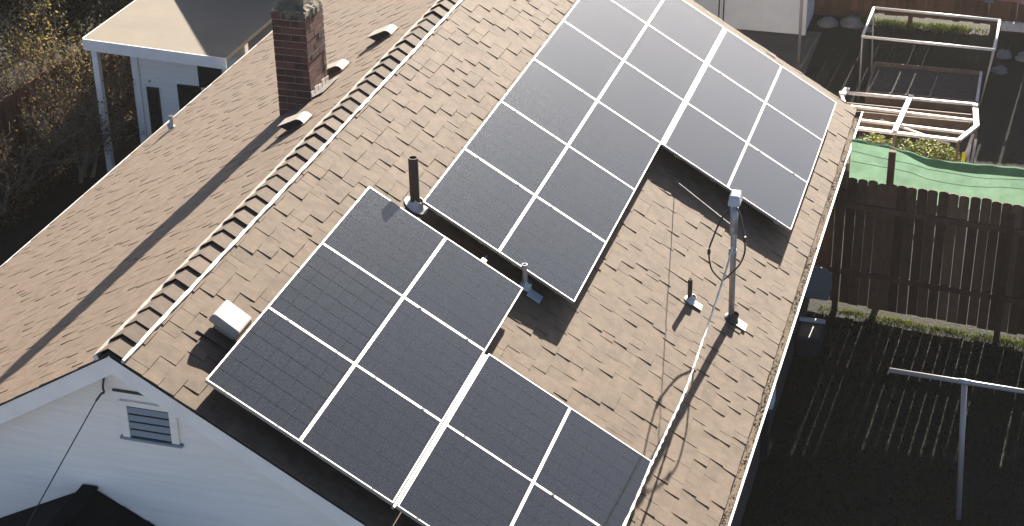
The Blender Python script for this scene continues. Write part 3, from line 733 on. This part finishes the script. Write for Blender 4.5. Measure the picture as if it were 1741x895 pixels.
o = stuff(m.build('fence_foot_grass', M['tuft'])); o["label"] = 'bright grass tufts lit through the gap below the fences'; o["category"] = 'grass'
m = MB()
for _ in range(4500):
    y = random.uniform(9, 19); x = -9.93 + (y - 7) * .0533 + abs(random.gauss(.15, .2)); c = Vector((x, y, G - .5 + random.uniform(.006, .04)))
    a = Vector((random.uniform(-1, 1), random.uniform(-1, 1), random.uniform(-.5, .5))).normalized() * random.uniform(.015, .04)
    b = Vector((random.uniform(-1, 1), random.uniform(-1, 1), random.uniform(-.5, .5))).normalized() * random.uniform(.01, .025)
    m.add([c - a, c + b, c + a, c - b], [(0, 1, 2, 3)])
o = stuff(m.build('leaf_litter', M['leaf_dry'])); o["label"] = 'fallen dry leaves along the foot of the left fence'; o["category"] = 'leaves'

# ------------------------------------------------------------------ garden behind the net
pv = thing('plant_cage', (5.6, 20.2, G), 'tall open cage of white plastic pipes over a dark garden bed', 'plant cage')
TL, TR_, BR, BL = V(4.50, 21.15, -3.92), V(6.86, 21.02, -3.92), V(6.86, 19.45, -3.92), V(4.48, 19.55, -3.92)
ft = [V(4.55, 21.2, G), V(6.72, 21.2, G), V(6.68, 19.75, G), V(4.47, 19.85, G)]
for a, b in ((TL, TR_), (TR_, BR), (BR, BL), (BL, TL)):
    m = MB(); m.tube([a, b], .026, 8); m.build('top_pipe', M['pvc'], pv, smooth=True)
for a, b in zip((TL, TR_, BR, BL), ft):
    m = MB(); m.tube([a, b], .016, 8); m.build('upright_pipe', M['pole'], pv, smooth=True)
bd = thing('raised_bed', (5.6, 20.4, G), 'low raised garden bed of dark soil inside the pipe cage', 'raised bed')
for a, b in (((4.6, 21.25), (4.62, 19.75)), ((6.62, 21.25), (6.64, 19.75)), ((4.6, 21.25), (6.62, 21.25)), ((4.62, 19.75), (6.64, 19.75))):
    m = MB(); m.bar((*a, G + .12), (*b, G + .12), .05, .24); m.build('board', M['timberw'] if a[0] == b[0] - .02 else M['timberb'], bd)
m = MB(); m.box(4.63, 6.61, 19.78, 21.22, G, G + .17); m.build('soil', M['soil'], bd)

cf = thing('cold_frame', (5.5, 17.4, G), 'long timber cold frame with white top rails behind the green net', 'cold frame')
zt = -4.48
FL, FR, NR1, NR2, NL = V(4.33, 18.15, zt), V(6.66, 18.17, zt), V(6.75, 17.2, zt), V(6.50, 16.52, zt), V(4.72, 16.62, zt)
for a, b, w in ((FL, FR, .055), (FR, NR1, .09), (NR1, NR2, .07), (NR2, NL, .08), (V(5.54, 18.22, zt + .03), V(5.43, 16.58, zt + .03), .085), (V(4.40, 18.3, zt + .02), V(4.36, 18.0, zt + .02), .09), (V(4.55, 17.62, zt - .03), V(6.72, 17.50, zt - .03), .05), (V(4.60, 17.10, zt - .05), V(6.60, 16.98, zt - .05), .05), (V(4.30, 18.15, zt), V(4.72, 16.62, zt), .05)):
    m = MB(); m.bar(a, b, w, .045); m.build('top_rail', M['timberw'], cf)
for p in (FL, FR, NR1, NR2, NL, V(5.43, 16.58, zt)):
    m = MB(); m.bar(V(p.x, p.y, G), V(p.x, p.y, zt - .02), .05, .05); m.build('leg', M['timberb'], cf)
for k in range(4):
    z0 = G + .02 + k * .15
    m = MB(); m.box(4.36, 6.62, 18.19, 18.22, z0, z0 + .14); m.build('back_board', M['timberb'], cf)
    if k < 2:
        m = MB(); m.box(4.75, 6.48, 16.46, 16.49, z0, z0 + .14); m.build('front_board', M['timberb'], cf)
m = MB(); m.box(4.4, 6.6, 16.6, 18.15, G, G + .15); m.build('soil', M['soil'], cf)
m = MB(); m.bar((5.1, 17.55, zt - .2), (6.35, 16.9, zt - .25), .03, .03); m.build('loose_stick', M['timberw'], cf)
for a, b in (((6.72, 16.9, -4.5), (6.50, 16.2, G)), ((6.70, 16.6, -4.55), (6.66, 16.2, G)), ((6.78, 16.7, -4.5), (6.72, 16.3, G))):
    m = MB(); m.bar(a, b, .04, .04); m.build('leaning_stake', M['timberw'], cf)
def leafplant(name, c, rx, ry, h, n, label, matl, size=.05):
    t = thing(name, (c[0], c[1], c[2]), label, 'plant', 'leafy garden plants')
    m = MB()
    for _ in range(n):
        a = random.uniform(0, 2 * pi); r = math.sqrt(random.random()); zz = random.random() ** .7 * h * (1 - .5 * r * r)
        p = Vector((c[0] + cos(a) * r * rx, c[1] + sin(a) * r * ry, c[2] + zz))
        d1 = Vector((cos(a) + random.uniform(-.7, .7), sin(a) + random.uniform(-.7, .7), random.uniform(-.2, .8))).normalized() * size * random.uniform(.6, 1.5)
        d2 = d1.cross(Vector((random.uniform(-.5, .5), random.uniform(-.5, .5), 1))).normalized() * size * .35
        m.add([p, p + d1 * .5 + d2, p + d1, p + d1 * .5 - d2], [(0, 1, 2, 3)])
    m.build('foliage', matl, t)
    m = MB()
    for k in range(6):
        a = k * 1.05; m.tube([(c[0], c[1], c[2] - .05), (c[0] + cos(a) * rx * .4, c[1] + sin(a) * ry * .4, c[2] + h * .6)], [.008, .003], 4)
    m.build('stem', M['plant'], t)
for i, (x, wd, hh, lb) in enumerate(((5.05, .28, .42, 'lowest'), (5.52, .30, .40, 'x'), (6.0, .30, .45, 'x'), (6.33, .20, .30, 'x'))):
    leafplant('leafy_plant', (x, 16.80, G + .25), wd, .22, hh, 700, ['bright green leafy plant at the cold frame end beside the roof', 'bright green leafy plant, second from the roof in the cold frame', 'bright green leafy plant, third from the roof in the cold frame', 'small bright green leafy plant by the yellow tag'][i], M['plant'])
yt = thing('plant_tag', (6.62, 16.45, -4.9), 'small yellow plastic tag at the corner of the cold frame', 'tag')
m = MB(); m.box(6.585, 6.645, 16.40, 16.43, -4.88, -4.64); m.build('plate', M['yellow'], yt)
m = MB(); m.box(6.608, 6.622, 16.432, 16.446, G, -4.70); m.build('stake', M['timberb'], yt)
# rocks
def rock(x, y, r, h, label, k):
    m = MB(); rr = random.Random(k); n, mm = 10, 5; vs = []
    for j in range(mm):
        ph = pi / 2 * j / (mm - 1)
        for i in range(n):
            th = 2 * pi * i / n; q = 1 + rr.uniform(-.14, .14)
            vs.append((x + r * q * cos(th) * cos(ph * .96) ** .55, y + r * .8 * q * sin(th) * cos(ph * .96) ** .55, G - .03 + h * q * sin(ph)))
    m.add(vs, [(j * n + i, j * n + (i + 1) % n, (j + 1) * n + (i + 1) % n, (j + 1) * n + i) for j in range(mm - 1) for i in range(n)] + [tuple((mm - 1) * n + i for i in range(n))])
    o = m.build('rock', M['rock'], None, smooth=True); tag(o, label, 'rock', 'rocks edging the garden')
rock(3.35, 23.7, .22, .2, 'grey rock by the shed corner, left of the pair', 1); rock(3.85, 23.8, .24, .22, 'grey rock by the shed corner, right of the pair', 2)
rock(6.98, 22.75, .17, .16, 'grey rock right of the pipe cage, left of the pair', 3); rock(7.38, 22.7, .18, .16, 'grey rock right of the pipe cage at the picture edge', 4)
rock(4.2, 23.6, .13, .1, 'small pale rock just left of the pipe cage top', 5); rock(6.95, 21.9, .16, .14, 'grey rock beside the right end of the raised bed', 6)
pb = MB(); pb.box(6.85, 7.35, 23.55, 23.66, G + .25, G + .42); tag(pb.build('white_board', M['timberw']), 'short pale board in front of the back fence at right', 'board')
def cloth(x0, x1, zb, col, label):
    m = MB(); n = 16; vs = []
    for d in (0, .012):
        for j in range(5):
            for i in range(n):
                u = i / (n - 1); v = j / 4
                vs.append((x0 + (x1 - x0) * u, 24.05 + d + .018 * sin(u * 14 + v) * v, -3.25 + (zb + .02 * sin(u * 5) + 3.25) * v))
    N5 = n * 5; fs = []
    for k in (0, N5):
        for j in range(4):
            for i in range(n - 1): fs.append((k + j * n + i, k + j * n + i + 1, k + (j + 1) * n + i + 1, k + (j + 1) * n + i))
    for i in range(n - 1): fs.append((4 * n + i, 4 * n + i + 1, N5 + 4 * n + i + 1, N5 + 4 * n + i))
    m.add(vs, fs); tag(m.build('hanging_cloth', mat('cloth', col, rough=.9, var=.15, vscale=5), None, smooth=True), label, 'cloth', 'cloths hung on the back fence')
cloth(6.16, 6.64, -4.64, (.22, .25, .30), 'blue-grey cloth hanging on the back fence at the top right')
cloth(6.68, 7.35, -4.62, (.42, .20, .26), 'pink cloth hanging on the back fence in the top right corner')
# shed
sh = thing('shed', (1.5, 23.0, G), 'white clapboard shed standing behind the far roof edge', 'shed')
m = MB(); m.box(-1.5, 2.97, 22.97, 26.0, G, G + 2.3); m.build('wall', M['shedw'], sh)
for k in range(20):
    z0 = G + .06 + k * .115
    m = MB(); m.hexa([(-1.5, 22.945, z0), (2.86, 22.945, z0), (2.86, 22.975, z0), (-1.5, 22.975, z0), (-1.5, 22.962, z0 + .125), (2.86, 22.962, z0 + .125), (2.86, 22.975, z0 + .125), (-1.5, 22.975, z0 + .125)]); m.build('clapboard', M['shedw'], sh)
m = MB(); m.box(2.865, 2.995, 22.93, 23.06, G + .02, G + 2.3); m.build('corner_trim', M['white'], sh)
m = MB(); P = [(-1.7, 22.7, G + 2.3), (3.2, 22.7, G + 2.3), (3.2, 26.2, G + 2.3), (-1.7, 26.2, G + 2.3), (-1.7, 24.45, G + 3.1), (3.2, 24.45, G + 3.1)]
m.add(P, [(0, 1, 5, 4), (2, 3, 4, 5), (1, 2, 5), (3, 0, 4), (3, 2, 1, 0)]); m.build('roof', M['darkroof'], sh)
gp = MB(); gp.tube([(3.09, 21.42, G - .1), (3.07, 21.42, G + 2.6)], .03, 8); tag(gp.build('garden_pole', M['pole'], None, smooth=True), 'thin weathered pole standing in front of the shed corner', 'pole')
for i, (x, lb) in enumerate(((1.29, 'left'), (1.385, 'right'))):
    gp = MB(); gp.tube([(x, 22.3, G - .1), (x + .02, 22.3, G + 2.5)], .016, 6); tag(gp.build('thin_stake', M['cabled']), '%s one of two dark stakes in front of the shed' % lb, 'stake')

# ------------------------------------------------------------------ outbuilding with patio cover on the left
nb = thing('back_building', (-7, 15, GL), 'white building with flat tan patio roof on posts behind the left eave', 'building')
zr = -3.20; XR = -5.67
m = MB(); P = [(-8.53, 14.15, zr), (XR, 13.90, zr), (XR, 18.4, zr + .01), (-8.53, 18.4, zr + .01)]
m.hexa([*P, *[(x, y, z + .05) for x, y, z in P]]); pf = m.build('patio_roof', M['tanroof'], nb)
m = MB(); q = [(-8.54, 14.125), (XR, 13.875), (XR, 13.897), (-8.54, 14.147)]
m.hexa([(x, y, zr - .15) for x, y in q] + [(x, y, zr + .055) for x, y in q]); m.build('fascia', M['white'], nb)
m = MB(); m.box(-8.555, -8.533, 14.15, 18.4, zr - .13, zr + .063); m.build('fascia', M['white'], nb)
m = MB(); m.box(-8.43, -8.32, 14.18, 14.29, GL, zr); m.build('post', M['white'], nb)
m = MB(); m.box(-7.92, -7.79, 14.62, 14.74, GL, zr); m.build('post', M['white'], nb)
m = MB(); m.box(-7.79, XR, 14.66, 14.8, GL, zr); m.build('wall', M['siding'], nb)
for (x0, x1, z0, z1) in ((-7.68, -7.44, -5.1, -4.17), (-7.06, -6.60, -4.9, -4.06), (-6.62, -6.16, -4.07, -3.64)):
    m = MB(); m.box(x0, x1, 14.635, 14.665, z0, z1); w = m.build('window', M['dark'], nb)
    m = MB(); m.box(x0 + .03, x1 - .03, 14.625, 14.636, z0 + .03, z1 - .03); m.build('pane', M['pane'], w)
# taller block with a single-pitch roof behind; its shadow falls across the patio roof
gy0, gy1 = 18.4, 25.0
def cz(x): return -2.40 + (x + 7.77) * .47
gpoly = [(-8.5, GL), (XR, GL), (XR, cz(XR) - .1), (-8.5, cz(-8.5) - .1)]
m = MB(); m.prism(gpoly, Matrix(((1, 0, 0, 0), (0, 0, 1, gy0), (0, 1, 0, 0), (0, 0, 0, 1))), gy1 - gy0); m.build('block', M['siding'], nb)
m = MB(); XR = -5.42
m = MB(); P = [(XR, gy0 - .02, cz(XR)), (-8.8, gy0 - .02, cz(-8.8)), (-8.8, gy1 + .2, cz(-8.8)), (XR, gy1 + .2, cz(XR))]
m.hexa([*[(x, y, z - .09) for x, y, z in P], *P]); m.build('roof', M['tanroof'], nb)

# ------------------------------------------------------------------ shrubs and trees on the left
def tree(name, base, h, spread, depth, label, leafmat, nleaf, leafsize, cat='tree', group=None, stems=3, seed=1, r0=.05, lean=(0, 0)):
    rd = random.Random(seed); t = thing(name, base, label, cat, group)
    tr = MB(); tw = MB(); lv = MB(); tips = []
    def grow(p, d, L, r, k):
        n = 4; path = [p]; rad = [r]
        for i in range(n):
            d = (d + Vector((rd.uniform(-.25, .25), rd.uniform(-.25, .25), rd.uniform(-.12, .16)))).normalized(); p = p + d * L / n; path.append(p); rad.append(r * (1 - .45 * (i + 1) / n))
        (tr if k <= 1 else tw).tube(path, rad, 5 if k < 2 else 3, cap=False)
        if k >= 2: tips.extend(path[1:])
        if k < depth:
            for c in range(rd.choice((3, 4, 4))):
                q = path[rd.randrange(1, n + 1)]; a = rd.uniform(0, 2 * pi)
                nd = (d * rd.uniform(.4, .9) + Vector((cos(a), sin(a), rd.uniform(-.1, .6))) * spread).normalized(); grow(q, nd, L * rd.uniform(.55, .8), r * .5, k + 1)
    for s in range(stems):
        a = rd.uniform(0, 2 * pi); b = Vector(base) + Vector((cos(a), sin(a), 0)) * (.12 if stems > 1 else 0)
        grow(b + Vector((0, 0, -.1)), Vector((cos(a) * .3 + lean[0], sin(a) * .3 + lean[1], 1)).normalized(), h * .5, r0, 0)
    for _ in range(nleaf if cat == 'tree' else int(nleaf * .6)):
        p = rd.choice(tips) + Vector((rd.gauss(0, .07), rd.gauss(0, .07), rd.gauss(0, .07)))
        d1 = Vector((rd.uniform(-1, 1), rd.uniform(-1, 1), rd.uniform(-1, .5))).normalized() * leafsize * rd.uniform(.6, 1.4)
        d2 = d1.cross(Vector((rd.uniform(-1, 1), rd.uniform(-1, 1), rd.uniform(-1, 1)))).normalized() * leafsize * .35
        lv.add([p, p + d1 * .5 + d2, p + d1, p + d1 * .5 - d2], [(0, 1, 2, 3)])
    tr.build('trunk', M['bark'], t); c = tw.build('branches', M['bark'], t); lv.build('crown', leafmat, t)
grp = 'shrubs and trees along the left fence'
S3 = 'shrub'
tree('bare_shrub', (-9.15, 14.5, GL), 2.3, .8, 4, 'tangled brown shrub in front of the patio post', M['leafb'], 3600, .055, S3, grp, 5, 11)
tree('bare_shrub', (-9.75, 13.2, GL), 2.4, .8, 4, 'tangled brown shrub at the left picture edge above the fence', M['leafb'], 3400, .055, S3, grp, 5, 12)
tree('bare_shrub', (-8.75, 13.9, GL), 2.2, .7, 4, 'sparse brown shrub reaching over the front patio post', M['leafb'], 1800, .05, S3, grp, 4, 21)
tree('bare_shrub', (-9.6, 12.3, GL), 1.9, .8, 4, 'low brown shrub at the left edge beside the roof eave', M['leafb'], 2400, .05, S3, grp, 4, 22)
tree('bare_shrub', (-9.0, 16.2, GL), 2.2, .9, 4, 'tangled brown shrub between the patio posts', M['leafb'], 3600, .055, S3, grp, 5, 13)
tree('bare_shrub', (-10.2, 15.2, GL), 2.6, .9, 4, 'brown shrub behind the left fence with yellowish leaves', M['leafy'], 4200, .06, S3, grp, 4, 14)
tree('bare_shrub', (-10.4, 13.9, GL), 2.6, .9, 4, 'brown shrub behind the left fence at the left picture edge', M['leafb'], 4200, .06, S3, grp, 4, 24)
tree('dark_tree', (-11.4, 17.2, GL), 3.4, .9, 4, 'dark leafy tree at the top left behind the fence', M['leafg'], 9000, .09, 'tree', grp, 2, 15, .08)
tree('dark_tree', (-10.0, 19.3, GL), 3.2, .9, 4, 'dark leafy tree beside the tan patio roof corner', M['leafg'], 9000, .09, 'tree', grp, 2, 16, .08)
tree('dark_tree', (-11.6, 18.9, GL), 3.0, .9, 4, 'low dark bushy tree just left of the patio roof corner', M['leafg'], 9000, .09, 'tree', grp, 3, 31, .07)
tree('dark_tree', (-13.0, 19.6, GL), 3.8, .9, 4, 'dark leafy tree in the far top left corner', M['leafg'], 9000, .10, 'tree', grp, 2, 17, .08)

# ------------------------------------------------------------------ thin haze volume added for the veil of lens glare
mh = bpy.data.materials.new('glare_volume'); mh.use_nodes = True; hn = mh.node_tree.nodes
hn.remove(hn['Principled BSDF']); pvn = hn.new('ShaderNodeVolumePrincipled')
pvn.inputs['Color'].default_value = (1, .97, .93, 1); pvn.inputs['Density'].default_value = .00038; pvn.inputs['Anisotropy'].default_value = .82
mh.node_tree.links.new(pvn.outputs[0], hn['Material Output'].inputs['Volume'])
hz = MB(); hz.box(-155, 155, -105, 255, G - 1.6, 9.2); stuff(hz.build('glare_haze', mh))
